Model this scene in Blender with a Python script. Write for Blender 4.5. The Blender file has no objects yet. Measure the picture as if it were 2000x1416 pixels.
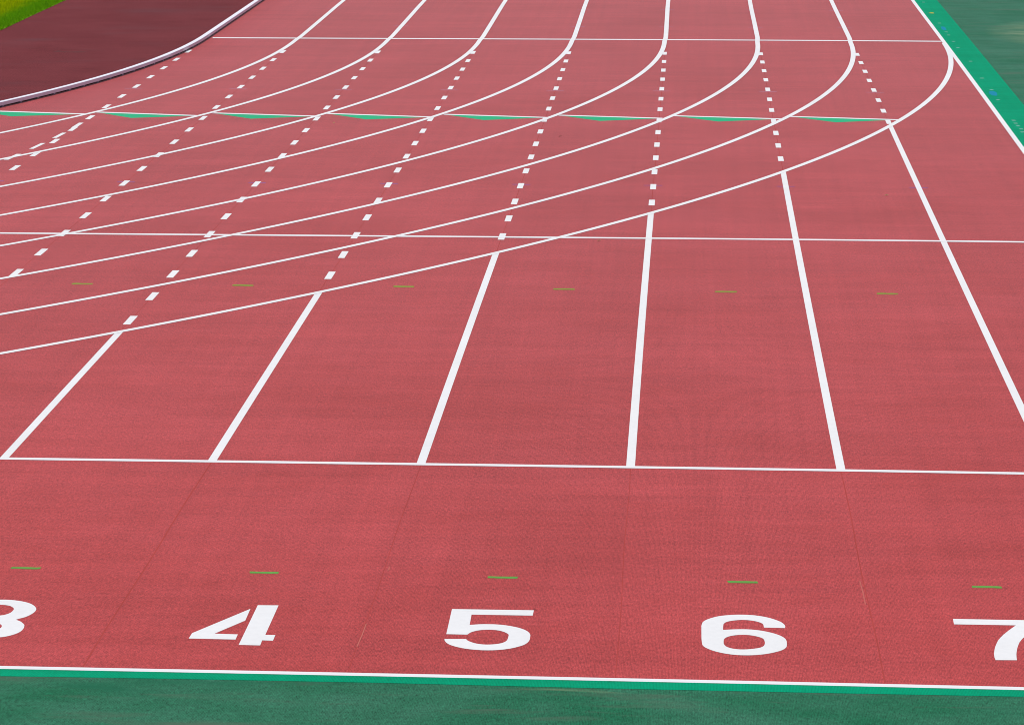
import bpy, math, random
import numpy as np
from mathutils import Matrix, Vector
from mathutils.geometry import tessellate_polygon

SC = bpy.context.scene
COL = SC.collection
R = math.radians
random.seed(7)

# ------------------------------------------------------------------ camera
# x runs across the lanes (kerb at x = 0, lane width 1.22 m), y along the straight, start line at y = 0
cam_d = bpy.data.cameras.new("camera")
cam = bpy.data.objects.new("camera", cam_d)
COL.objects.link(cam)
cam_d.sensor_width = 36.0
cam_d.lens = 7654.141 / 2000 * 36.0
cam_d.clip_start = 0.5
cam_d.clip_end = 6000.0
cam.matrix_world = (Matrix.Translation((6.441, -17.271, 4.3323)) @ Matrix.Rotation(0.0457, 4, 'Z')
                    @ Matrix.Rotation(1.4055, 4, 'X') @ Matrix.Rotation(0.0017, 4, 'Z'))
SC.camera = cam

# ------------------------------------------------------------------ light
SUN_EL, SUN_AZ = 58.0, -22.0          # azimuth clockwise from +y: the sun stands beyond the infield, to the left
world = bpy.data.worlds.new("World")
SC.world = world
world.use_nodes = True
wn = world.node_tree
for n in list(wn.nodes):
    wn.nodes.remove(n)
sky = wn.nodes.new("ShaderNodeTexSky")
sky.sky_type = 'NISHITA'
sky.sun_disc = False
sky.sun_elevation = R(SUN_EL)
sky.sun_rotation = R(SUN_AZ)
sky.air_density = 1.0
sky.dust_density = 1.5
bg = wn.nodes.new("ShaderNodeBackground")
bg.inputs['Strength'].default_value = 0.11
wo = wn.nodes.new("ShaderNodeOutputWorld")
wn.links.new(sky.outputs[0], bg.inputs['Color'])
wn.links.new(bg.outputs[0], wo.inputs['Surface'])
sun_d = bpy.data.lights.new("sun", 'SUN')
sun_d.energy = 2.75
sun_d.angle = R(0.53)
sun_d.color = (1.0, 0.965, 0.92)
sun = bpy.data.objects.new("sun", sun_d)
COL.objects.link(sun)
sdir = Vector((math.sin(R(SUN_AZ)) * math.cos(R(SUN_EL)), math.cos(R(SUN_AZ)) * math.cos(R(SUN_EL)), math.sin(R(SUN_EL))))
sun.rotation_euler = (-sdir).to_track_quat('-Z', 'Y').to_euler()
sun.location = (-20, 20, 40)

SC.view_settings.view_transform = 'Standard'
SC.view_settings.look = 'None'
SC.view_settings.exposure = 0.0
SC.view_settings.gamma = 1.0
SC.cycles.filter_width = 1.0

# ------------------------------------------------------------------ helpers
def tag(o, label=None, cat=None, group=None, kind=None):
    if label: o['label'] = label
    if cat: o['category'] = cat
    if group: o['group'] = group
    if kind: o['kind'] = kind
    return o

def mesh_obj(name, verts, faces, mat, parent=None, smooth=False):
    me = bpy.data.meshes.new(name)
    me.from_pydata([tuple(v) for v in verts], [], [tuple(f) for f in faces])
    me.validate()
    me.update()
    if mat: me.materials.append(mat)
    if smooth:
        for p in me.polygons: p.use_smooth = True
    o = bpy.data.objects.new(name, me)
    COL.objects.link(o)
    if parent is not None: o.parent = parent
    return o

def empty(name, loc):
    o = bpy.data.objects.new(name, None)
    o.empty_display_size = 0.2
    o.location = loc
    COL.objects.link(o)
    return o

def up(verts, faces):
    """make every flat face look upward"""
    out = []
    for f in faces:
        a, b, c = (Vector(verts[i]) for i in f[:3])
        out.append(f if (b - a).cross(c - a).z >= 0 else tuple(reversed(f)))
    return out

def flat(name, polys, z, mat, parent=None, origin=None):
    """flat painted shape(s) lying on the ground; polys: list of (outline, holes); origin at its own centre"""
    allp = [p for o, h in polys for p in o]
    if origin is None:
        origin = (sum(p[0] for p in allp) / len(allp), sum(p[1] for p in allp) / len(allp))
    vs, fs = [], []
    for outl, holes in polys:
        loops = [[Vector((x - origin[0], y - origin[1], 0)) for x, y in l] for l in [outl] + holes]
        base = len(vs)
        vs += [v for l in loops for v in l]
        fs += [tuple(base + i for i in t) for t in tessellate_polygon(loops)]
    o = mesh_obj(name, vs, up(vs, fs), mat, parent)
    o.location = (origin[0], origin[1], z)
    if parent is not None:
        o.location = (origin[0] - parent.location.x, origin[1] - parent.location.y, z - parent.location.z)
    return o

def ribbon(name, pts, width, z, mat, parent=None):
    """painted stripe of even width along a line of points"""
    pts = [Vector((p[0], p[1])) for p in pts]
    org = pts[len(pts) // 2]
    vs, fs = [], []
    for i, p in enumerate(pts):
        t = (pts[min(i + 1, len(pts) - 1)] - pts[max(i - 1, 0)]).normalized()
        n = Vector((-t.y, t.x)) * width / 2
        for q in (p - n, p + n):
            vs.append((q.x - org.x, q.y - org.y, 0))
    for i in range(len(pts) - 1):
        fs.append((2 * i, 2 * i + 2, 2 * i + 3, 2 * i + 1))
    o = mesh_obj(name, vs, up(vs, fs), mat, parent)
    o.location = (org.x, org.y, z)
    if parent is not None:
        o.location = (org.x - parent.location.x, org.y - parent.location.y, z - parent.location.z)
    return o

# how the real track departs from its drawing (a few centimetres), measured as a smooth cubic in x and y
WARP = [-0.00021, 0.00227, 0.00356, 0.00242, 0.00163, -0.00935, -0.02491, 0.00463, 0.04273, -0.01394, -0.00043, 0.02574, 0.024, 0.08785, 0.12462, -0.05865, 0.03739, -0.07117, -0.00934, -0.05708]
EXPO = [(a, d - a) for d in range(4) for a in range(d + 1)]
def warp(x, y):
    xx = (min(max(x, -6), 11) - 5) / 6
    yy = (min(max(y, -2), 40) - 20) / 20
    b = [xx ** a * yy ** c for a, c in EXPO]
    k = len(EXPO)
    return (x + sum(p * q for p, q in zip(WARP[:k], b)), y + sum(p * q for p, q in zip(WARP[k:], b)))

LANE = 1.22
RAD, XC, YT = 35.2027, -35.2157, 34.3721      # bend: radius of the kerb, centre, where the straight ends
Y2, Y3, YFAR = 5.0684, 14.9873, 34.6517
D0, DP, DLEN = 32.5991, 1.1718, 0.40
LW = 0.050

def bend_y(i):
    """where straight line i meets the outermost bend line"""
    r = RAD + 8 * LANE
    return YT - math.sqrt(max(0, r * r - (i * LANE - XC) ** 2))

# ------------------------------------------------------------------ materials
class NT:
    def __init__(self, name):
        self.m = bpy.data.materials.new(name)
        self.m.use_nodes = True
        self.t = self.m.node_tree
        self.b = self.t.nodes['Principled BSDF']
        self.out = self.t.nodes['Material Output']
        g = self.t.nodes.new('ShaderNodeNewGeometry')
        self.pos = g.outputs['Position']
    def n(self, kind, **kw):
        x = self.t.nodes.new(kind)
        for k, v in kw.items(): setattr(x, k, v)
        return x
    def link(self, a, b): self.t.links.new(a, b)
    def scaled(self, s):
        m = self.n('ShaderNodeVectorMath', operation='MULTIPLY')
        self.link(self.pos, m.inputs[0])
        m.inputs[1].default_value = s
        return m.outputs[0]
    def noise(self, s, detail=4, rough=0.6, dist=0.0):
        x = self.n('ShaderNodeTexNoise')
        x.inputs['Scale'].default_value = 1.0
        x.inputs['Detail'].default_value = detail
        x.inputs['Roughness'].default_value = rough
        x.inputs['Distortion'].default_value = dist
        self.link(self.scaled(s if isinstance(s, tuple) else (s, s, s)), x.inputs['Vector'])
        return x.outputs['Fac']
    def math(self, op, a, b=None, c=None, clamp=False):
        x = self.n('ShaderNodeMath', operation=op)
        x.use_clamp = clamp
        for i, v in enumerate((a, b, c)):
            if v is None: continue
            if isinstance(v, (int, float)): x.inputs[i].default_value = v
            else: self.link(v, x.inputs[i])
        return x.outputs[0]
    def ramp(self, f, lo, hi, a=0.0, b=1.0):
        x = self.n('ShaderNodeMapRange')
        x.inputs[1].default_value = lo; x.inputs[2].default_value = hi
        x.inputs[3].default_value = a; x.inputs[4].default_value = b
        self.link(f, x.inputs[0])
        return x.outputs[0]
    def mix(self, f, a, b, mode='MIX'):
        x = self.n('ShaderNodeMix', data_type='RGBA', blend_type=mode)
        if isinstance(f, (int, float)): x.inputs[0].default_value = f
        else: self.link(f, x.inputs[0])
        for i, v in ((6, a), (7, b)):
            if isinstance(v, tuple): x.inputs[i].default_value = (*v, 1)
            else: self.link(v, x.inputs[i])
        return x.outputs[2]
    def scale_col(self, col, f):
        x = self.n('ShaderNodeVectorMath', operation='SCALE')
        if isinstance(col, tuple): x.inputs[0].default_value = col
        else: self.link(col, x.inputs[0])
        if isinstance(f, (int, float)): x.inputs['Scale'].default_value = f
        else: self.link(f, x.inputs['Scale'])
        return x.outputs[0]
    def done(self, col, rough=0.8, spec=0.3, bump=None, bstr=0.2, bdist=0.003, sheen=0.0, tint=(1, 1, 1)):
        if isinstance(col, tuple): self.b.inputs['Base Color'].default_value = (*col, 1)
        else: self.link(col, self.b.inputs['Base Color'])
        self.b.inputs['Roughness'].default_value = rough
        self.b.inputs['Specular IOR Level'].default_value = spec
        self.b.inputs['Sheen Weight'].default_value = sheen
        self.b.inputs['Sheen Tint'].default_value = (*tint, 1)
        self.b.inputs['Sheen Roughness'].default_value = 0.2
        if bump is not None:
            x = self.n('ShaderNodeBump')
            x.inputs['Strength'].default_value = bstr
            x.inputs['Distance'].default_value = bdist
            self.link(bump, x.inputs['Height'])
            self.link(x.outputs[0], self.b.inputs['Normal'])
        return self.m

def rubber(name, col_a, col_b, ribs=1, patch=0.5, streak=0.24, grain=1.5, stains=None, rough=0.7, spec=0.03, sheen=0.0, tint=(1, 1, 1), pale_patch=None):
    """poured rubber granules: colour patches, transverse roller bands, fine grain, faint ribs along the straight"""
    t = NT(name)
    n1 = t.noise(patch, 4, 0.55, 0.4)
    n2 = t.noise((0.22, 2.6, 1.0), 7, 0.68, 0.15)
    n6 = t.noise((12.0, 0.14, 1.0), 4, 0.7)
    n5 = t.noise((3.0, 4.0, 1.0), 5, 0.65)
    n3 = t.noise((55, 24, 20), 5, 0.8)
    n4 = t.noise((150, 22, 80), 3, 0.75)
    col = t.mix(t.ramp(t.math('ADD', t.math('MULTIPLY', n1, 0.6), t.math('MULTIPLY', n5, 0.4)), 0.36, 0.64), col_a, col_b)
    v = t.math('ADD', 1.0, t.math('MULTIPLY', t.math('SUBTRACT', n2, 0.5), streak * 1.6))
    n7 = t.noise((0.9, 9.0, 1.0), 4, 0.65)
    v = t.math('ADD', v, t.math('MULTIPLY', t.math('SUBTRACT', n7, 0.5), streak * 1.1))
    v = t.math('ADD', v, t.math('MULTIPLY', t.math('SUBTRACT', n3, 0.5), grain))
    v = t.math('ADD', v, t.math('MULTIPLY', t.math('SUBTRACT', n4, 0.5), grain * 1.1))
    v = t.math('ADD', v, t.math('MULTIPLY', t.math('SUBTRACT', n6, 0.5), ribs * 0.30))
    if ribs:
        # each lane strip was laid on its own and keeps a slightly different tone
        sx = t.n('ShaderNodeSeparateXYZ')
        t.link(t.pos, sx.inputs[0])
        wn_ = t.n('ShaderNodeTexWhiteNoise', noise_dimensions='1D')
        t.link(t.math('FLOOR', t.math('DIVIDE', sx.outputs[0], 1.22)), wn_.inputs['W'])
        v = t.math('ADD', v, t.math('MULTIPLY', t.math('SUBTRACT', wn_.outputs['Value'], 0.5), 0.05))
        w = t.n('ShaderNodeTexWave', wave_type='BANDS', bands_direction='X')
        w.inputs['Scale'].default_value = 1.0
        w.inputs['Distortion'].default_value = 0.5
        w.inputs['Detail'].default_value = 1.0
        t.link(t.scaled((48.0, 0.6, 1.0)), w.inputs['Vector'])
        v = t.math('ADD', v, t.math('MULTIPLY', t.math('SUBTRACT', w.outputs['Fac'], 0.5), 0.26))
    # sparse dark specks and short scuffs
    sp = t.noise((15, 7, 5), 2, 0.5)
    v = t.math('MULTIPLY', v, t.ramp(sp, 0.20, 0.26, 0.55, 1.0))
    col = t.scale_col(col, v)
    if stains:
        for fac_s, lo, hi, sc in stains:
            m = t.ramp(t.noise(fac_s, 4, 0.6, 0.3), lo, hi, 0.0, 1.0)
            col = t.mix(m, col, sc)
    if pale_patch:                                     # a pale yellow-green patch of its own place and size: x, y, half width, half length
        sx2 = t.n('ShaderNodeSeparateXYZ')
        t.link(t.pos, sx2.inputs[0])
        dx = t.math('POWER', t.math('DIVIDE', t.math('SUBTRACT', sx2.outputs[0], pale_patch[0]), pale_patch[2]), 2.0)
        dy = t.math('POWER', t.math('DIVIDE', t.math('SUBTRACT', sx2.outputs[1], pale_patch[1]), pale_patch[3]), 2.0)
        m = t.ramp(t.math('ADD', dx, dy), 0.0, 1.0, 1.0, 0.0)
        m = t.math('MULTIPLY', m, t.ramp(t.noise((1.2, 2.2, 1), 5, 0.7), 0.36, 0.66, 0.0, 0.9))
        col = t.mix(m, col, (0.20, 0.27, 0.14))
    return t.done(col, rough, spec, t.math('ADD', n3, n4), 0.12, 0.002, sheen, tint)

M = {}
M['track'] = rubber('track_rubber', (0.415, 0.050, 0.045), (0.490, 0.066, 0.065), sheen=0.48, tint=(1.0, 0.68, 0.72))
M['infield'] = rubber('worn_infield_rubber', (0.150, 0.026, 0.029), (0.188, 0.036, 0.040), ribs=0, rough=0.85, spec=0.02, streak=0.16, grain=2.6, patch=0.9,
                      stains=[((0.5, 0.8, 1), 0.56, 0.72, (0.150, 0.040, 0.045))])
M['apron'] = rubber('dark_green_rubber', (0.008, 0.122, 0.052), (0.036, 0.160, 0.088), patch=1.3, grain=1.8, sheen=0.08, pale_patch=(11.15, 36.1, 0.75, 2.1), spec=0.03,
                    stains=[((0.7, 2.4, 1), 0.60, 0.74, (0.006, 0.120, 0.055)), ((0.9, 4.0, 1.0), 0.56, 0.72, (0.075, 0.130, 0.080)), ((0.45, 3.0, 1.0), 0.66, 0.78, (0.20, 0.26, 0.14))])  # last entry: scattered pale yellow-green streaks
M['border'] = rubber('bright_green_rubber', (0.0, 0.275, 0.128), (0.0, 0.310, 0.150), grain=0.5, streak=0.2, rough=0.85, spec=0.02)

def paint(name, col, wear=0.12, tone=None, rough=0.85):
    t = NT(name)
    n3 = t.noise((30, 20, 20), 5, 0.75)
    n1 = t.noise((1.3, 1.0, 1), 4, 0.6)
    v = t.math('ADD', 1.0, t.math('MULTIPLY', t.math('SUBTRACT', n3, 0.5), wear))
    v = t.math('ADD', v, t.math('MULTIPLY', t.math('SUBTRACT', n1, 0.5), wear * 1.2))
    col2 = t.scale_col(col, v)
    if tone:
        col2 = t.mix(t.ramp(t.noise((60, 45, 40), 3, 0.7), 0.58, 0.72), col2, tone)
    return t.done(col2, rough, 0.05, n3, 0.1, 0.002)

M['white'] = paint('white_line_paint', (0.83, 0.81, 0.775), 0.16)
M['thin_white'] = paint('thin_white_line_paint', (0.83, 0.81, 0.785), 0.12)
M['number'] = paint('white_number_paint', (0.83, 0.81, 0.775), 0.16)
M['green_mark'] = paint('grass_green_tape', (0.12, 0.33, 0.06), 0.5, (0.36, 0.22, 0.14))
M['faded_green'] = paint('faded_green_tape', (0.235, 0.300, 0.045), 0.4, (0.31, 0.20, 0.07))
M['triangle'] = paint('green_triangle_paint', (0.030, 0.43, 0.195), 0.25)
M['lavender'] = paint('faded_lavender_paint', (0.33, 0.115, 0.27), 0.3, (0.42, 0.09, 0.12))
M['pale_tick'] = paint('faded_pale_paint', (0.52, 0.25, 0.34), 0.3, (0.42, 0.09, 0.12))
M['blue'] = paint('blue_paint', (0.003, 0.235, 0.36), 0.3, (0.01, 0.29, 0.25))
M['yellow'] = paint('yellow_paint', (0.55, 0.45, 0.03), 0.3, (0.2, 0.35, 0.1))
M['speck'] = paint('faint_white_paint', (0.22, 0.44, 0.34), 0.3)
M['seam'] = paint('joint_filler', (0.425, 0.060, 0.050), 0.5, (0.40, 0.068, 0.068))
M['scratch'] = paint('scraped_rubber', (0.52, 0.14, 0.11), 0.4, (0.44, 0.08, 0.075))
M['scuff'] = paint('rubbed_maroon', (0.12, 0.026, 0.026), 0.4, (0.17, 0.034, 0.038))
M['leaf'] = paint('dry_leaf', (0.50, 0.36, 0.16), 0.5)
M['brown_leaf'] = paint('brown_leaf', (0.20, 0.06, 0.03), 0.5)

t = NT('kerb_white_aluminium')
M['kerb'] = t.done(t.scale_col((0.86, 0.82, 0.86), t.ramp(t.noise((3, 3, 8), 5, 0.6), 0.2, 0.8, 0.92, 1.03)), 0.5, 0.3)
t = NT('kerb_foot_plastic')
M['foot'] = t.done(t.scale_col((0.34, 0.27, 0.33), t.ramp(t.noise(25, 3, 0.6), 0.2, 0.8, 0.8, 1.2)), 0.6, 0.4)

def grass_colour(t, dark_f=1.0):
    sep = t.n('ShaderNodeSeparateXYZ')
    t.link(t.pos, sep.inputs[0])
    d = t.math('MULTIPLY', sep.outputs[0], -1.0)
    d = t.math('ADD', d, t.math('MULTIPLY', t.noise(2.2, 3, 0.6), 0.5))
    deep = t.ramp(d, 3.50, 3.80)                 # mown strip further in, longer greener grass along the edge
    n = t.noise((14, 7, 8), 4, 0.7)
    a = t.mix(n, (0.095 * dark_f, 0.270 * dark_f, 0.003), (0.185 * dark_f, 0.370 * dark_f, 0.010))
    b = t.mix(n, (0.270 * dark_f, 0.340 * dark_f, 0.001), (0.380 * dark_f, 0.430 * dark_f, 0.003))
    return t.mix(deep, a, b)
t = NT('grass_soil')
M['grass_base'] = t.done(grass_colour(t, 1.0), 0.9, 0.03)
t = NT('grass_blade')
gc = grass_colour(t, 1.25)
t.done(gc, 0.7, 0.03)
tr = t.n('ShaderNodeBsdfTranslucent')
t.link(gc, tr.inputs['Color'])
ms = t.n('ShaderNodeMixShader')
ms.inputs[0].default_value = 0.45
t.link(t.b.outputs[0], ms.inputs[1]); t.link(tr.outputs[0], ms.inputs[2])
t.link(ms.outputs[0], t.out.inputs['Surface'])
M['grass_blade'] = t.m
t = NT('far_ground')
M['ground'] = t.done(t.mix(t.ramp(t.noise(0.08, 4), 0.35, 0.65), (0.06, 0.13, 0.03), (0.10, 0.16, 0.045)), 0.9, 0.1)

# ------------------------------------------------------------------ setting
def structure(name, outl, z, mat):
    o = flat(name, [(outl, [])], z, mat, origin=(0, 0))
    return tag(o, kind='structure')

def arc(r, a0, a1, n):
    return [(XC + r * math.cos(R(a0 + (a1 - a0) * k / n)), YT + r * math.sin(R(a0 + (a1 - a0) * k / n))) for k in range(n + 1)]

tag(mesh_obj('ground', [(-2500, -2500, -0.05), (2500, -2500, -0.05), (2500, 2500, -0.05), (-2500, 2500, -0.05)],
             [(0, 1, 2, 3)], M['ground']), kind='structure')
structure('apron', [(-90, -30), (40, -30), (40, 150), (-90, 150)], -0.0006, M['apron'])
def wl(*pts): return [warp(x, y) for x, y in pts]
NX = [-40 + k * 2.5 for k in range(21)]
E8 = 8 * LANE
x_edge = [y for y in range(0, 44, 3)]
right_edge = [warp(E8, y) for y in x_edge] + [warp(E8, 130)]
front = [warp(x, 0) for x in (-70, -20, -6, -3, 0, 3, 6, 9)]
track = structure('track', front + right_edge + [(-70, 130)], 0.0, M['track'])
# infield: worn rubber inside the kerb, grass inside that
inf = [(XC + (RAD + 0.0) * math.cos(R(a)), YT + RAD * math.sin(R(a))) for a in range(-180, 0)]
inf = [warp(x, y) if x > -8 else (x, y) for x, y in arc(RAD, -180, 0, 120)] + [warp(0, y) for y in (36, 40)] + [(warp(0, 40)[0], 120), (XC - RAD, 120)]
structure('infield', inf, 0.0006, M['infield'])
gr = [(XC + (RAD - 2.97) * math.cos(R(a)), YT + (RAD - 2.97) * math.sin(R(a))) for a in range(-180, 1, 2)] + [(XC + RAD - 2.94, 36), (XC + RAD - 2.95, 120), (XC - RAD + 2.97, 120)]
structure('grass_field', gr, 0.003, M['grass_base'])
# bright green border: along the outer edge and in front of the start line
structure('green_border', [warp(E8, y) for y in x_edge] + [warp(E8, 130)] + [(warp(E8, 130)[0] + 0.37, 130)]
          + [(warp(E8, y)[0] + 0.37, warp(E8, y)[1]) for y in reversed(x_edge)], 0.0004, M['border'])
lo = []
for x in (E8 + 0.37, 9, 8, 7, 6, 5, 4, 3, 2, 0, -3, -6, -20, -70):
    p = warp(x, 0)
    lo.append((p[0], p[1] - 0.155 + 0.012 * math.sin(x * 1.7)))
structure('start_border', [warp(x, 0) for x in (-70, -20, -6, -3, 0, 2, 3, 4, 5, 6, 7, 8, 9, E8 + 0.37)] + lo, 0.0004, M['border'])
# joints between the rubber strips, in line with the lane lines
for i in range(2, 8):
    pts = [warp(i * LANE + 0.003 * math.sin(2.1 * y + i), y) for y in [0.04 + 0.25 * k for k in range(21)]]
    ribbon('joint_seam', pts, {3: 0.008, 6: 0.006}.get(i, 0.004), 0.0003, M['seam'], track)
for (x0, y0, x1, y1) in ((4.906, 1.023, 4.901, 0.564), (7.312, 2.10, 7.318, 1.567), (4.92, 2.3, 4.918, 2.20)):
    ribbon('scrape', [(x0, y0), ((x0 + x1) / 2 + .002, (y0 + y1) / 2), (x1, y1)], 0.0055, 0.0005, M['scratch'], track)

for i in range(1, 8):
    ys = np.linspace(max(Y2, bend_y(i)) + 0.1, 32.2, 40)
    ribbon('joint_seam', [warp(i * LANE + 0.002 * math.sin(1.7 * y + i), y) for y in ys], 0.0038, 0.0003, M['seam'], track)
# rubbed dark scuff on the infield
infield = bpy.data.objects['infield']
flat('scuff', [([(-1.70, 32.30), (-1.66, 32.62), (-1.62, 32.48), (-1.50, 32.42), (-1.36, 32.50), (-1.24, 32.40), (-1.36, 32.26), (-1.50, 32.30), (-1.62, 32.34)], [])], 0.0012, M['scuff'], infield)
# grass blades in the corner the picture shows, and a step beyond
rng = np.random.default_rng(3)
NB = 70000
gx = -2.93 - rng.random(NB) ** 1.3 * 3.4
gy = 32.5 + rng.random(NB) * 13.0
keep = np.where(gy < YT, np.hypot(gx - XC, gy - YT) < RAD - 2.95 + 0.03 * rng.standard_normal(NB), gx < -2.965 + 0.025 * rng.standard_normal(NB))
gx, gy = gx[keep], gy[keep]
k = len(gx)
a = rng.random(k) * 6.283
h = 0.018 + 0.030 * rng.random(k)
w = 0.004 + 0.004 * rng.random(k)
la = rng.random(k) * 6.283
ll = h * (0.2 + 0.7 * rng.random(k))
V = np.zeros((k, 3, 3))
V[:, 0] = np.stack([gx + np.cos(a) * w, gy + np.sin(a) * w, np.full(k, 0.006)], 1)
V[:, 1] = np.stack([gx - np.cos(a) * w, gy - np.sin(a) * w, np.full(k, 0.006)], 1)
V[:, 2] = np.stack([gx + np.cos(la) * ll, gy + np.sin(la) * ll, 0.008 + h], 1)
gm = bpy.data.meshes.new('grass')
gm.vertices.add(3 * k); gm.vertices.foreach_set('co', V.ravel())
gm.loops.add(3 * k); gm.loops.foreach_set('vertex_index', np.arange(3 * k))
gm.polygons.add(k); gm.polygons.foreach_set('loop_start', np.arange(k) * 3); gm.polygons.foreach_set('loop_total', np.full(k, 3))
gm.update(); gm.validate()
gm.materials.append(M['grass_blade'])
go = bpy.data.objects.new('grass', gm)
COL.objects.link(go)
tag(go, 'short green and yellow grass in the corner beyond the infield', 'grass', kind='stuff')

# ------------------------------------------------------------------ kerb rail on feet
def kerb_pt(s, off=0.0):
    """s: metres along the kerb, 0 where the bend meets the straight, negative into the bend"""
    if s >= 0: p, n = (XC + RAD, YT + s), (1, 0)
    else:
        a_ = s / RAD
        p, n = (XC + RAD * math.cos(a_), YT + RAD * math.sin(a_)), (math.cos(a_), math.sin(a_))
    q = warp(*p)
    return (q[0] + n[0] * off, q[1] + n[1] * off, n)
kroot = empty('track_kerb', (kerb_pt(-4)[0], kerb_pt(-4)[1], 0.004))
tag(kroot, 'low white kerb rail on small feet, curving between the red track and the maroon infield', 'kerb')
prof = [(-0.034, 0.002), (-0.034, 0.055), (-0.032, 0.058), (-0.028, 0.059), (0.027, 0.059), (0.031, 0.0575), (0.032, 0.055), (0.032, 0.020), (0.029, 0.020), (0.029, 0.052), (-0.031, 0.052), (-0.031, 0.002)]  # infield-side wall down to the ground is added to block light under the rail
ss = [-46 + 0.5 * i for i in range(93)] + [0.5 + i for i in range(40)]
vs, fs = [], []
for s in ss:
    for o_, z_ in prof:
        x, y, n = kerb_pt(s, o_)
        vs.append((x - kroot.location.x, y - kroot.location.y, z_ - 0.004))
m_ = len(prof)
for i in range(len(ss) - 1):
    for j in range(m_):
        fs.append((i * m_ + j, i * m_ + (j + 1) % m_, (i + 1) * m_ + (j + 1) % m_, (i + 1) * m_ + j))
fs += [tuple(range(m_)), tuple(reversed(range((len(ss) - 1) * m_, len(ss) * m_)))]
me = mesh_obj('rail', vs, fs, M['kerb'], kroot)
import bmesh
bm = bmesh.new(); bm.from_mesh(me.data); bmesh.ops.recalc_face_normals(bm, faces=bm.faces); bm.to_mesh(me.data); bm.free()
s = -12.4
foot_mesh = None
while s < 8:
    x, y, n = kerb_pt(s)
    ang = math.atan2(n[1], n[0])
    if foot_mesh is None:
        bm = bmesh.new()
        bmesh.ops.create_cube(bm, size=1.0, matrix=Matrix.Diagonal((0.040, 0.055, 0.044, 1)))
        bmesh.ops.bevel(bm, geom=bm.edges[:], offset=0.004, segments=1, affect='EDGES')
        foot_mesh = bpy.data.meshes.new('foot'); bm.to_mesh(foot_mesh); bm.free()
        foot_mesh.materials.append(M['foot'])
    f = bpy.data.objects.new('foot', foot_mesh)
    COL.objects.link(f)
    f.parent = kroot
    f.location = (x + n[0] * 0.008 - kroot.location.x, y + n[1] * 0.008 - kroot.location.y, 0.0215 - 0.004)
    f.rotation_euler = (0, 0, ang)
    s += 0.485

# ------------------------------------------------------------------ straight lane lines: a solid stripe near the start, dashes inside the bend
Z_STRAIGHT, Z_CROSS, Z_BEND = 0.0008, 0.0014, 0.0020
STRAIGHT = {
    0: 'row of short white dashes running away from the kerb, leftmost of the dashed lines',
    1: 'long row of short white dashes second from the left, ending above the number 3',
    2: 'white lane line left of the number 3, solid then dashed beyond the outermost curve',
    3: 'white lane line between the numbers 3 and 4, solid then dashed',
    4: 'white lane line between the numbers 4 and 5, solid then dashed',
    5: 'nearly upright white lane line between the numbers 5 and 6, solid then dashed',
    6: 'white lane line between the numbers 6 and 7, leaning left, solid then dashed',
    7: 'rightmost of the solid white lane lines, with dashes beyond the outermost curve',
}
for i in range(8):
    yb = bend_y(i)
    base = warp(i * LANE, max(yb, Y2) if i > 1 else D0 - 6 * DP)
    root = empty('lane_line', (base[0], base[1], Z_STRAIGHT))
    tag(root, STRAIGHT[i], 'lane line', 'straight lane lines')
    if i >= 2:
        n_ = max(4, int((yb - Y2) / 0.8))
        ribbon('solid_stripe', [warp(i * LANE, Y2 + (yb - Y2) * q / n_) for q in range(n_ + 1)], LW + 0.001, Z_STRAIGHT, M['white'], root)
    for q in range(24):
        y = D0 - DP * q
        if y - DLEN / 2 < yb + 0.10: break
        if i == 0 and q > 12: break
        if i == 1 and q > 18: break
        ribbon('dash', [warp(i * LANE, y + e) for e in (DLEN / 2, 0, -DLEN / 2)], LW + 0.004, Z_STRAIGHT, M['white'], root)
tag(ribbon('edge_line', [warp(E8, y) for y in [0.03 + 1.5 * q for q in range(27)]] + [warp(E8, 130)], LW + 0.003, Z_STRAIGHT + 0.0003, M['white']),
    'straight white outer edge line of the track against the bright green border', 'lane line')

# curved dashed line crossing from the kerb side
STRAY = [[(-0.028, 23.792), (0.021, 23.795), (0.018, 23.286), (-0.035, 23.283)], [(-0.049, 22.8), (-0.003, 22.803), (-0.025, 22.301), (-0.072, 22.298)],
         [(-0.105, 21.818), (-0.059, 21.821), (-0.093, 21.296), (-0.139, 21.293)], [(-0.184, 20.835), (-0.136, 20.838), (-0.18, 20.333), (-0.228, 20.331)],
         [(-0.29, 19.85), (-0.24, 19.85), (-0.305, 19.34), (-0.355, 19.34)]]
root = empty('dashed_arc', (-0.05, 22.5, Z_CROSS - 0.001))
tag(root, 'short curved row of longer white dashes leaving the leftmost dashed line towards the left edge', 'lane line')
for qd in STRAY:
    flat('dash', [(qd, [])], Z_CROSS - 0.0003, M['white'], root)

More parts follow.
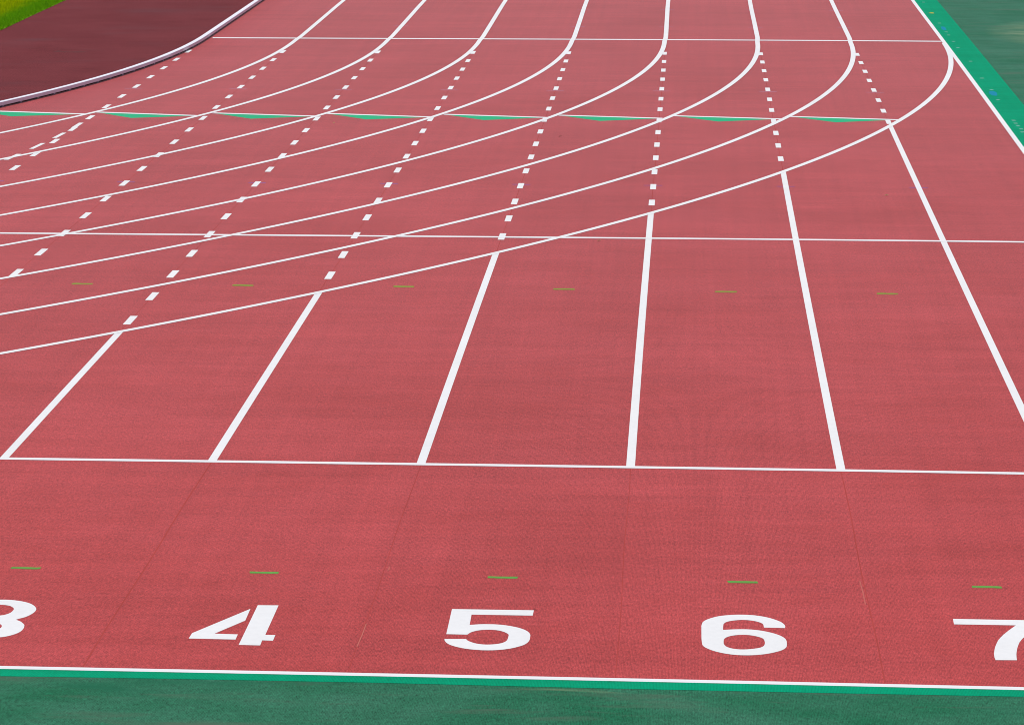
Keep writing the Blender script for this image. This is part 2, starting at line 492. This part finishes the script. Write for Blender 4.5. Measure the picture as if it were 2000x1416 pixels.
# ------------------------------------------------------------------ bend lane lines
ORD = ['innermost curved white lane line, first one out from the kerb rail',
       'curved white lane line second out from the kerb rail',
       'curved white lane line third out from the kerb rail',
       'curved white lane line fourth out from the kerb rail, in the middle of the curves',
       'curved white lane line fourth in from the outermost curve, turning upright at the far line',
       'curved white lane line third in from the outermost curve',
       'curved white lane line next inside the outermost curve',
       'outermost curved white lane line, ending the solid straight lines and joining the right edge line']
for i in range(1, 9):
    r = RAD + i * LANE
    pts = [(XC + r * math.cos(R(a_)), YT + r * math.sin(R(a_))) for a_ in np.linspace(-180, -40, 60)]
    pts += [(XC + r * math.cos(R(a_)), YT + r * math.sin(R(a_))) for a_ in np.linspace(-39.5, 0, 160)]
    pts = [warp(x, y) if x > -12 else (x + warp(-6, y)[0] + 6, y + warp(-6, y)[1] - y) for x, y in pts]
    if i < 8:
        pts += [warp(i * LANE, y) for y in (35, 36, 37, 38, 39, 40)] + [(warp(i * LANE, 40)[0], 125)]
    tag(ribbon('bend_line', pts, 0.061, Z_BEND, M['white']), ORD[i - 1], 'lane line', 'curved lane lines of the bend')

# ------------------------------------------------------------------ lines straight across the track
def cross(y, x0, x1, width, label):
    n_ = 16
    tag(ribbon('cross_line', [warp(x0 + (x1 - x0) * q / n_, y) for q in range(n_ + 1)], width, Z_CROSS, M['thin_white']), label, 'cross line')
cross(0.0, -8, E8 + 0.37, 0.056, 'white start line across the front of the numbers, against the green border')
cross(Y2 - 0.03, -8, E8 - 0.03, 0.066, 'thin white line across the lanes where the solid lane lines begin')
cross(Y3, -8, E8 - 0.03, 0.085, 'thin white line across the middle of the track, cutting the two outer curves')
cross(YFAR, 0.06, E8 - 0.03, 0.135, 'thin white line across the far end from the kerb to the right edge line')

# ------------------------------------------------------------------ staggered marks: thin white line with a green triangle behind it
STAG = [((-1.392, 25.01), (-0.11, 24.69)), ((-0.006, 24.904), (1.144, 24.596)), ((1.266, 24.891), (2.419, 24.62)), ((2.512, 24.91), (3.668, 24.609)),
        ((3.775, 24.905), (4.9, 24.635)), ((5.018, 24.885), (6.131, 24.63)), ((6.264, 24.901), (7.397, 24.645)), ((7.518, 24.904), (8.648, 24.638))]
SLAB = ['green triangle mark under a thin white line, cut by the left edge', 'green triangle mark under a thin white line between the two leftmost dashed lines',
        'green triangle mark under a thin white line, third from the left', 'green triangle mark under a thin white line, fourth from the left',
        'green triangle mark under a thin white line, fourth from the right', 'green triangle mark under a thin white line, third from the right',
        'green triangle mark under a thin white line, second from the right', 'green triangle mark under a thin white line, rightmost, touching the outermost curve']
for (p, q), lb in zip(STAG, SLAB):
    p, q = Vector(p), Vector(q)
    u = (q - p).normalized(); n = Vector((u.y, -u.x)); L_ = (q - p).length
    root = empty('stagger_mark', (*((p + q) / 2), Z_CROSS))
    tag(root, lb, 'lane mark', 'green triangle marks across the lanes')
    ribbon('white_line', [p, (p + q) / 2, q], 0.090, Z_CROSS, M['thin_white'], root)
    a0, a1, ap = p + u * L_ * 0.025, q - u * L_ * 0.035, p + u * L_ * 0.5 + n * 0.45
    k0 = n * 0.03
    flat('green_triangle', [([tuple(a0 + k0), tuple(ap), tuple(a1 + k0)], [])], Z_CROSS - 0.0010, M['triangle'], root)

# ------------------------------------------------------------------ numbers
NUM = {
    3: [[(-0.015,0.51),(0.002,0.513),(0.017,0.514),(0.032,0.515),(0.044,0.514),(0.057,0.512),(0.071,0.509),(0.084,0.505),(0.098,0.499),(0.111,0.493),(0.124,0.485),(0.136,0.476),(0.148,0.466),(0.16,0.455),(0.17,0.443),(0.18,0.431),(0.188,0.417),(0.196,0.403),(0.203,0.388),(0.21,0.373),(0.215,0.356),(0.22,0.341),(0.223,0.326),(0.226,0.311),(0.227,0.297),(0.227,0.283),(0.227,0.268),(0.226,0.252),(0.224,0.236),(0.221,0.219),(0.217,0.202),(0.213,0.186),(0.208,0.169),(0.202,0.155),(0.197,0.143),(0.191,0.134),(0.186,0.127),(0.18,0.12),(0.176,0.113),(0.171,0.105),(0.164,0.091),(0.18,0.072),(0.188,0.061),(0.195,0.05),(0.201,0.038),(0.207,0.025),(0.212,0.013),(0.217,0.001),(0.221,-0.01),(0.224,-0.021),(0.226,-0.034),(0.228,-0.05),(0.23,-0.068),(0.231,-0.089),(0.231,-0.108),(0.231,-0.126),(0.229,-0.141),(0.227,-0.154),(0.224,-0.167),(0.221,-0.18),(0.216,-0.192),(0.211,-0.204),(0.205,-0.215),(0.199,-0.226),(0.192,-0.236),(0.184,-0.246),(0.177,-0.254),(0.171,-0.26),(0.165,-0.265),(0.159,-0.269),(0.151,-0.272),(0.139,-0.276),(0.125,-0.28),(0.107,-0.284),(0.09,-0.287),(0.071,-0.288),(0.053,-0.287),(0.034,-0.284),(0.016,-0.278),(-0.002,-0.271),(-0.02,-0.261),(-0.038,-0.249),(-0.054,-0.234),(-0.069,-0.217),(-0.083,-0.197),(-0.096,-0.174),(-0.106,-0.152),(-0.113,-0.132),(-0.118,-0.11),(-0.121,-0.071),(-0.023,-0.066),(-0.011,-0.104),(-0.002,-0.123),(0.007,-0.137),(0.017,-0.148),(0.029,-0.158),(0.041,-0.165),(0.053,-0.168),(0.065,-0.168),(0.077,-0.165),(0.087,-0.159),(0.096,-0.149),(0.104,-0.138),(0.111,-0.123),(0.116,-0.108),(0.119,-0.092),(0.121,-0.077),(0.121,-0.061),(0.12,-0.047),(0.117,-0.034),(0.114,-0.023),(0.11,-0.014),(0.104,-0.005),(0.098,0.005),(0.091,0.015),(0.083,0.025),(0.074,0.034),(0.065,0.041),(0.051,0.048),(0.026,0.058),(0.015,0.162),(0.048,0.167),(0.064,0.171),(0.075,0.176),(0.085,0.183),(0.093,0.192),(0.099,0.202),(0.105,0.213),(0.109,0.225),(0.113,0.239),(0.115,0.254),(0.116,0.269),(0.117,0.285),(0.117,0.301),(0.115,0.317),(0.112,0.331),(0.107,0.344),(0.101,0.356),(0.095,0.367),(0.089,0.376),(0.082,0.384),(0.074,0.39),(0.067,0.394),(0.059,0.398),(0.051,0.401),(0.044,0.402),(0.035,0.403),(0.027,0.403),(0.018,0.401),(0.009,0.399),(0.0,0.395),(-0.008,0.389),(-0.016,0.383),(-0.024,0.374),(-0.031,0.365),(-0.037,0.354),(-0.042,0.338),(-0.049,0.306),(-0.155,0.323),(-0.151,0.36),(-0.147,0.381),(-0.142,0.398),(-0.136,0.415),(-0.128,0.432),(-0.119,0.448),(-0.108,0.462),(-0.096,0.474),(-0.082,0.485),(-0.067,0.494),(-0.051,0.501),(-0.034,0.506)]],
    4: [[(0.046,0.382),(0.049,0.131),(-0.066,-0.145),(0.046,-0.155),(0.047,-0.259),(-0.176,-0.25),(-0.174,-0.141)],[(0.073,0.461),(0.175,0.463),(0.177,-0.158),(0.225,-0.159),(0.226,-0.273),(0.174,-0.268),(0.176,-0.37),(0.074,-0.365)]],
    5: [[(-0.192,0.429),(0.208,0.423),(0.207,0.31),(-0.09,0.314),(-0.087,0.098),(-0.06,0.108),(-0.045,0.113),(-0.032,0.116),(-0.018,0.118),(-0.004,0.118),(0.01,0.118),(0.023,0.118),(0.036,0.116),(0.048,0.113),(0.061,0.11),(0.073,0.105),(0.086,0.099),(0.098,0.092),(0.111,0.085),(0.122,0.076),(0.134,0.067),(0.145,0.057),(0.155,0.046),(0.164,0.035),(0.173,0.023),(0.181,0.01),(0.188,-0.003),(0.194,-0.016),(0.199,-0.03),(0.204,-0.044),(0.207,-0.06),(0.21,-0.076),(0.212,-0.093),(0.213,-0.111),(0.213,-0.13),(0.213,-0.15),(0.213,-0.17),(0.213,-0.19),(0.211,-0.21),(0.209,-0.229),(0.206,-0.247),(0.201,-0.264),(0.196,-0.279),(0.19,-0.294),(0.183,-0.307),(0.175,-0.319),(0.166,-0.33),(0.157,-0.342),(0.148,-0.353),(0.137,-0.363),(0.126,-0.373),(0.114,-0.381),(0.102,-0.389),(0.088,-0.396),(0.075,-0.401),(0.063,-0.405),(0.05,-0.408),(0.038,-0.409),(0.026,-0.41),(0.012,-0.41),(-0.002,-0.409),(-0.017,-0.406),(-0.032,-0.403),(-0.046,-0.398),(-0.06,-0.393),(-0.074,-0.386),(-0.087,-0.378),(-0.099,-0.37),(-0.11,-0.361),(-0.121,-0.352),(-0.131,-0.342),(-0.14,-0.331),(-0.149,-0.321),(-0.157,-0.309),(-0.164,-0.297),(-0.17,-0.284),(-0.176,-0.27),(-0.18,-0.255),(-0.184,-0.241),(-0.186,-0.229),(-0.188,-0.216),(-0.189,-0.196),(-0.087,-0.191),(-0.083,-0.208),(-0.079,-0.219),(-0.074,-0.229),(-0.068,-0.24),(-0.059,-0.252),(-0.051,-0.263),(-0.042,-0.272),(-0.033,-0.28),(-0.024,-0.286),(-0.015,-0.29),(-0.006,-0.294),(0.002,-0.296),(0.01,-0.297),(0.018,-0.297),(0.026,-0.296),(0.034,-0.295),(0.043,-0.292),(0.051,-0.289),(0.059,-0.285),(0.067,-0.28),(0.075,-0.273),(0.083,-0.266),(0.089,-0.257),(0.095,-0.246),(0.1,-0.234),(0.103,-0.222),(0.106,-0.21),(0.108,-0.197),(0.108,-0.184),(0.109,-0.17),(0.109,-0.154),(0.11,-0.138),(0.11,-0.119),(0.11,-0.103),(0.108,-0.089),(0.105,-0.077),(0.1,-0.066),(0.096,-0.056),(0.09,-0.046),(0.084,-0.037),(0.076,-0.027),(0.069,-0.019),(0.061,-0.012),(0.052,-0.007),(0.044,-0.002),(0.034,0.0),(0.025,0.002),(0.014,0.003),(0.003,0.002),(-0.007,0.0),(-0.017,-0.002),(-0.027,-0.006),(-0.036,-0.011),(-0.044,-0.017),(-0.051,-0.024),(-0.058,-0.032),(-0.064,-0.041),(-0.07,-0.05),(-0.074,-0.059),(-0.078,-0.069),(-0.08,-0.078),(-0.082,-0.086),(-0.084,-0.091),(-0.085,-0.096),(-0.087,-0.102),(-0.187,-0.097)]],
    6: [[(0.202,0.112),(0.204,0.141),(0.204,0.157),(0.203,0.172),(0.2,0.188),(0.196,0.205),(0.191,0.222),(0.186,0.237),(0.179,0.251),(0.172,0.264),(0.164,0.277),(0.156,0.29),(0.146,0.303),(0.136,0.316),(0.125,0.328),(0.113,0.339),(0.1,0.35),(0.085,0.359),(0.071,0.367),(0.056,0.374),(0.041,0.378),(0.026,0.381),(0.01,0.383),(-0.005,0.383),(-0.021,0.382),(-0.036,0.379),(-0.051,0.375),(-0.066,0.37),(-0.08,0.364),(-0.094,0.357),(-0.107,0.349),(-0.119,0.339),(-0.131,0.327),(-0.142,0.313),(-0.152,0.3),(-0.161,0.286),(-0.169,0.273),(-0.176,0.259),(-0.182,0.244),(-0.187,0.228),(-0.191,0.212),(-0.193,0.194),(-0.195,0.17),(-0.197,0.138),(-0.197,0.1),(-0.197,0.055),(-0.197,0.01),(-0.197,-0.036),(-0.197,-0.082),(-0.197,-0.129),(-0.196,-0.169),(-0.195,-0.202),(-0.194,-0.227),(-0.193,-0.247),(-0.19,-0.265),(-0.186,-0.283),(-0.18,-0.299),(-0.172,-0.316),(-0.164,-0.331),(-0.154,-0.347),(-0.144,-0.361),(-0.132,-0.376),(-0.119,-0.389),(-0.106,-0.401),(-0.092,-0.412),(-0.077,-0.422),(-0.062,-0.43),(-0.047,-0.436),(-0.033,-0.44),(-0.018,-0.443),(-0.003,-0.444),(0.012,-0.444),(0.027,-0.443),(0.042,-0.44),(0.057,-0.436),(0.071,-0.43),(0.086,-0.423),(0.101,-0.414),(0.116,-0.404),(0.129,-0.392),(0.142,-0.38),(0.154,-0.367),(0.165,-0.354),(0.175,-0.34),(0.183,-0.326),(0.189,-0.312),(0.194,-0.297),(0.198,-0.282),(0.201,-0.267),(0.202,-0.252),(0.203,-0.234),(0.204,-0.213),(0.204,-0.19),(0.204,-0.165),(0.203,-0.142),(0.201,-0.121),(0.198,-0.103),(0.194,-0.088),(0.189,-0.073),(0.183,-0.058),(0.176,-0.044),(0.168,-0.03),(0.159,-0.016),(0.149,-0.003),(0.138,0.01),(0.126,0.022),(0.114,0.033),(0.102,0.043),(0.09,0.052),(0.078,0.059),(0.065,0.065),(0.053,0.07),(0.04,0.074),(0.026,0.077),(0.013,0.078),(-0.001,0.078),(-0.015,0.077),(-0.029,0.075),(-0.042,0.073),(-0.055,0.07),(-0.069,0.066),(-0.094,0.06),(-0.093,0.129),(-0.092,0.163),(-0.09,0.185),(-0.086,0.201),(-0.082,0.213),(-0.077,0.223),(-0.071,0.232),(-0.064,0.24),(-0.057,0.246),(-0.049,0.252),(-0.041,0.258),(-0.033,0.262),(-0.024,0.266),(-0.015,0.269),(-0.006,0.271),(0.003,0.272),(0.012,0.271),(0.021,0.27),(0.029,0.268),(0.038,0.265),(0.046,0.261),(0.053,0.256),(0.061,0.25),(0.068,0.244),(0.074,0.236),(0.08,0.229),(0.086,0.221),(0.09,0.212),(0.095,0.203),(0.098,0.191),(0.1,0.178),(0.101,0.158),(0.102,0.118)],[(-0.093,-0.191),(-0.093,-0.168),(-0.092,-0.149),(-0.091,-0.133),(-0.088,-0.12),(-0.085,-0.107),(-0.08,-0.095),(-0.075,-0.085),(-0.068,-0.074),(-0.061,-0.065),(-0.052,-0.057),(-0.042,-0.05),(-0.031,-0.044),(-0.02,-0.04),(-0.009,-0.038),(0.002,-0.036),(0.013,-0.037),(0.023,-0.039),(0.033,-0.042),(0.042,-0.047),(0.051,-0.054),(0.06,-0.061),(0.068,-0.069),(0.076,-0.078),(0.083,-0.087),(0.089,-0.097),(0.093,-0.107),(0.096,-0.118),(0.098,-0.13),(0.099,-0.143),(0.1,-0.16),(0.101,-0.178),(0.101,-0.198),(0.1,-0.217),(0.098,-0.233),(0.096,-0.247),(0.093,-0.259),(0.089,-0.27),(0.084,-0.28),(0.078,-0.289),(0.071,-0.296),(0.063,-0.304),(0.052,-0.31),(0.04,-0.317),(0.027,-0.323),(0.014,-0.328),(0.002,-0.33),(-0.009,-0.331),(-0.019,-0.33),(-0.029,-0.327),(-0.038,-0.324),(-0.047,-0.319),(-0.055,-0.313),(-0.063,-0.306),(-0.07,-0.296),(-0.077,-0.286),(-0.083,-0.273),(-0.087,-0.258),(-0.091,-0.239),(-0.093,-0.216)]],
    7: [[(-0.203,0.348),(0.211,0.337),(0.204,0.247),(0.196,0.211),(0.19,0.188),(0.183,0.167),(0.175,0.142),(0.165,0.115),(0.155,0.089),(0.145,0.064),(0.135,0.04),(0.124,0.017),(0.116,-0.002),(0.11,-0.016),(0.105,-0.027),(0.103,-0.034),(0.1,-0.044),(0.096,-0.057),(0.091,-0.074),(0.086,-0.094),(0.08,-0.116),(0.075,-0.142),(0.07,-0.17),(0.065,-0.2),(0.06,-0.232),(0.056,-0.264),(0.052,-0.297),(0.048,-0.332),(0.045,-0.363),(0.043,-0.392),(0.041,-0.423),(0.039,-0.474),(-0.06,-0.477),(-0.061,-0.427),(-0.06,-0.399),(-0.059,-0.375),(-0.058,-0.35),(-0.055,-0.325),(-0.052,-0.298),(-0.049,-0.27),(-0.045,-0.24),(-0.041,-0.21),(-0.036,-0.181),(-0.031,-0.152),(-0.026,-0.125),(-0.021,-0.098),(-0.015,-0.072),(-0.008,-0.047),(-0.001,-0.022),(0.007,0.003),(0.014,0.028),(0.023,0.053),(0.032,0.078),(0.041,0.103),(0.05,0.127),(0.059,0.15),(0.07,0.178),(0.09,0.228),(-0.205,0.234)]],
}
NLAB = {3: 'big white painted number 3 cut by the left edge', 4: 'big white stencilled number 4 with a gap in it', 5: 'big white painted number 5 on the red track',
        6: 'big white painted number 6 on the red track', 7: 'big white painted number 7 cut by the right edge'}
for d, polys in NUM.items():
    c = (LANE * d - 0.61, 0.93)
    P_ = [[(x + c[0], y + c[1]) for x, y in pl] for pl in polys]
    shape = [(P_[0], [P_[1]])] if d == 6 else [(pl, []) for pl in P_]
    tag(flat('lane_number', shape, Z_STRAIGHT, M['number'], origin=c), NLAB[d], 'number', 'lane numbers behind the start line')

# ------------------------------------------------------------------ small green marks in the lanes
def mark(name, x, y, w_, d_, mat, z, label, cat, group, slope=0.0):
    h_, k_ = w_ / 2, d_ / 2
    jit = lambda: random.uniform(-1, 1) * min(w_, d_) * 0.10
    n_ = 6
    top = [(x - h_ + w_ * q / n_ + jit(), y + k_ + slope * (w_ * q / n_ - h_) + jit()) for q in range(n_ + 1)]
    bot = [(x - h_ + w_ * q / n_ + jit(), y - k_ + slope * (w_ * q / n_ - h_) + jit()) for q in range(n_ + 1)]
    return tag(flat(name, [(top + bot[::-1], [])], z, mat), label, cat, group)
for (x, y), lb in zip([(3.07, 2.165), (4.296, 2.122), (5.514, 2.074), (6.721, 2.033), (7.944, 1.987)],
                      ['above the number 3', 'above the number 4', 'above the number 5', 'above the number 6', 'above the number 7']):
    mark('tape_mark', x, y, 0.150, 0.045, M['green_mark'], Z_STRAIGHT, 'short bright green tape mark in the lane ' + lb, 'tape mark', 'near green tape marks', -0.03)
for (x, y), lb in zip([(1.817, 12.123), (3.049, 12.114), (4.269, 12.117), (5.495, 12.054), (6.717, 11.992), (7.931, 11.957)],
                      ['at the left, between the two lowest dashes of the left rows', 'left of the second dashed row, above the number 3',
                       'just below the outermost curve, above the number 4', 'between the solid lane lines above the number 5',
                       'between the solid lane lines above the number 6', 'between the solid lane lines above number 7']):
    mark('tape_mark', x, y, 0.160, 0.072, M['faded_green'], Z_STRAIGHT, 'thin olive tape mark ' + lb, 'tape mark', 'faded green tape marks', -0.03)

# thin cross ticks on the straight lines
WHERE = ['leftmost dashed line', 'second dashed line from the left', 'dashed line of lane 3, left side', 'dashed line between lanes 3 and 4', 'dashed line between lanes 4 and 5',
         'upright line between lanes 5 and 6', 'line between lanes 6 and 7', 'line right of lane 7']
for i in range(8):
    x, y = warp(i * LANE, D0 - 4 * DP - 0.27)
    mark('tick', x, y, 0.20, 0.035, M['pale_tick'], Z_STRAIGHT - 0.0004, 'thin pale tick under the fourth dash of the ' + WHERE[i], 'tick mark', 'pale tick marks below the far dashes', -0.02)
for i in range(0, 8):
    x, y = warp(i * LANE, D0 - 12 * DP + 0.10)
    mark('tick', x, y, 0.165, 0.05, M['lavender'], Z_STRAIGHT - 0.0004, 'faded lavender tick across the ' + WHERE[i], 'tick mark', 'lavender tick marks across the lane lines', -0.02)
for yy, nm in ((36.75, 'just beyond the far white line'), (39.85, 'at the top of the picture')):
    for i in range(1, 8):
        x, y = warp(i * LANE, yy)
        mark('tick', x, y, 0.20, 0.035, M['pale_tick'], Z_STRAIGHT - 0.0004, 'faint pale tick ' + nm + ' on curve line ' + ['one', 'two', 'three', 'four', 'five', 'six', 'seven'][i - 1] + ' from the kerb',
             'tick mark', 'faint tick marks beyond the far line', -0.02)

# paint spots on the right border
def spot(name, x, y, rx, ry, mat, label, cat, group=None):
    n_ = 14
    pl = []
    for q in range(n_):
        a_ = 2 * math.pi * q / n_
        k_ = random.uniform(0.78, 1.15)
        pl.append((x + rx * k_ * math.cos(a_), y + ry * k_ * math.sin(a_)))
    return tag(flat(name, [(pl, [])], 0.001, mat, origin=(x, y)), label, cat, group)
spot('paint_spot', 9.900, 36.88, 0.035, 0.32, M['blue'], 'blue paint spot on the green border, upper and fainter one', 'paint spot', 'blue paint spots')
spot('paint_spot', 9.891, 27.63, 0.045, 0.28, M['blue'], 'bright blue paint spot on the green border near the right edge', 'paint spot', 'blue paint spots')
spot('paint_spot', 9.901, 39.64, 0.040, 0.11, M['yellow'], 'small yellow paint spot at the top of the green border', 'paint spot')
SP = [(9.906, 41.745), (9.901, 37.775), (9.899, 36.253), (9.896, 35.743), (9.896, 34.724), (9.888, 33.752), (9.918, 31.766), (9.896, 29.496), (9.901, 28.05), (9.888, 26.885),
      (9.885, 24.651), (9.881, 24.351), (9.884, 24.088), (9.893, 23.777), (9.885, 23.476)]
for x, y in SP:
    mark('paint_fleck', x, y, 0.042, 0.075, M['speck'], 0.0014, 'tiny faint white paint fleck on the bright green right border', 'paint fleck', 'white paint flecks on the green border')

# a few dry leaves
def leaf(x, y, size, ang, mat, label):
    pts = [(-1, 0), (-.5, .32), (0, .42), (.5, .28), (1, 0), (.5, -.28), (0, -.42), (-.5, -.32)]
    zz = [0.002, 0.006, 0.010, 0.008, 0.014, 0.006, 0.009, 0.004]
    vs = [(p[0] * size, p[1] * size, z_) for p, z_ in zip(pts, zz)] + [(0, 0, 0.003)]
    fs = [(q, (q + 1) % 8, 8) for q in range(8)]
    o = mesh_obj('leaf', vs, up(vs, fs), mat)
    o.location = (x, y, 0.002); o.rotation_euler = (0, 0, ang)
    tag(o, label, 'leaf', 'dry leaves on the track')
leaf(5.103, 22.716, 0.020, 0.4, M['brown_leaf'], 'tiny brown leaf between the curves near the middle top of the track')
leaf(2.668, 23.898, 0.020, 1.2, M['leaf'], 'tiny pale leaf just below a green triangle on the left side')
leaf(5.693, 14.772, 0.018, 0.2, M['leaf'], 'tiny tan leaf just below the middle thin white line')
leaf(8.208, 17.973, 0.024, 0.1, M['leaf'], 'tiny tan leaf between the two right-hand solid lane lines')
leaf(-0.884, 26.317, 0.022, 1.5, M['leaf'], 'tiny tan leaf beside the kerb rail')
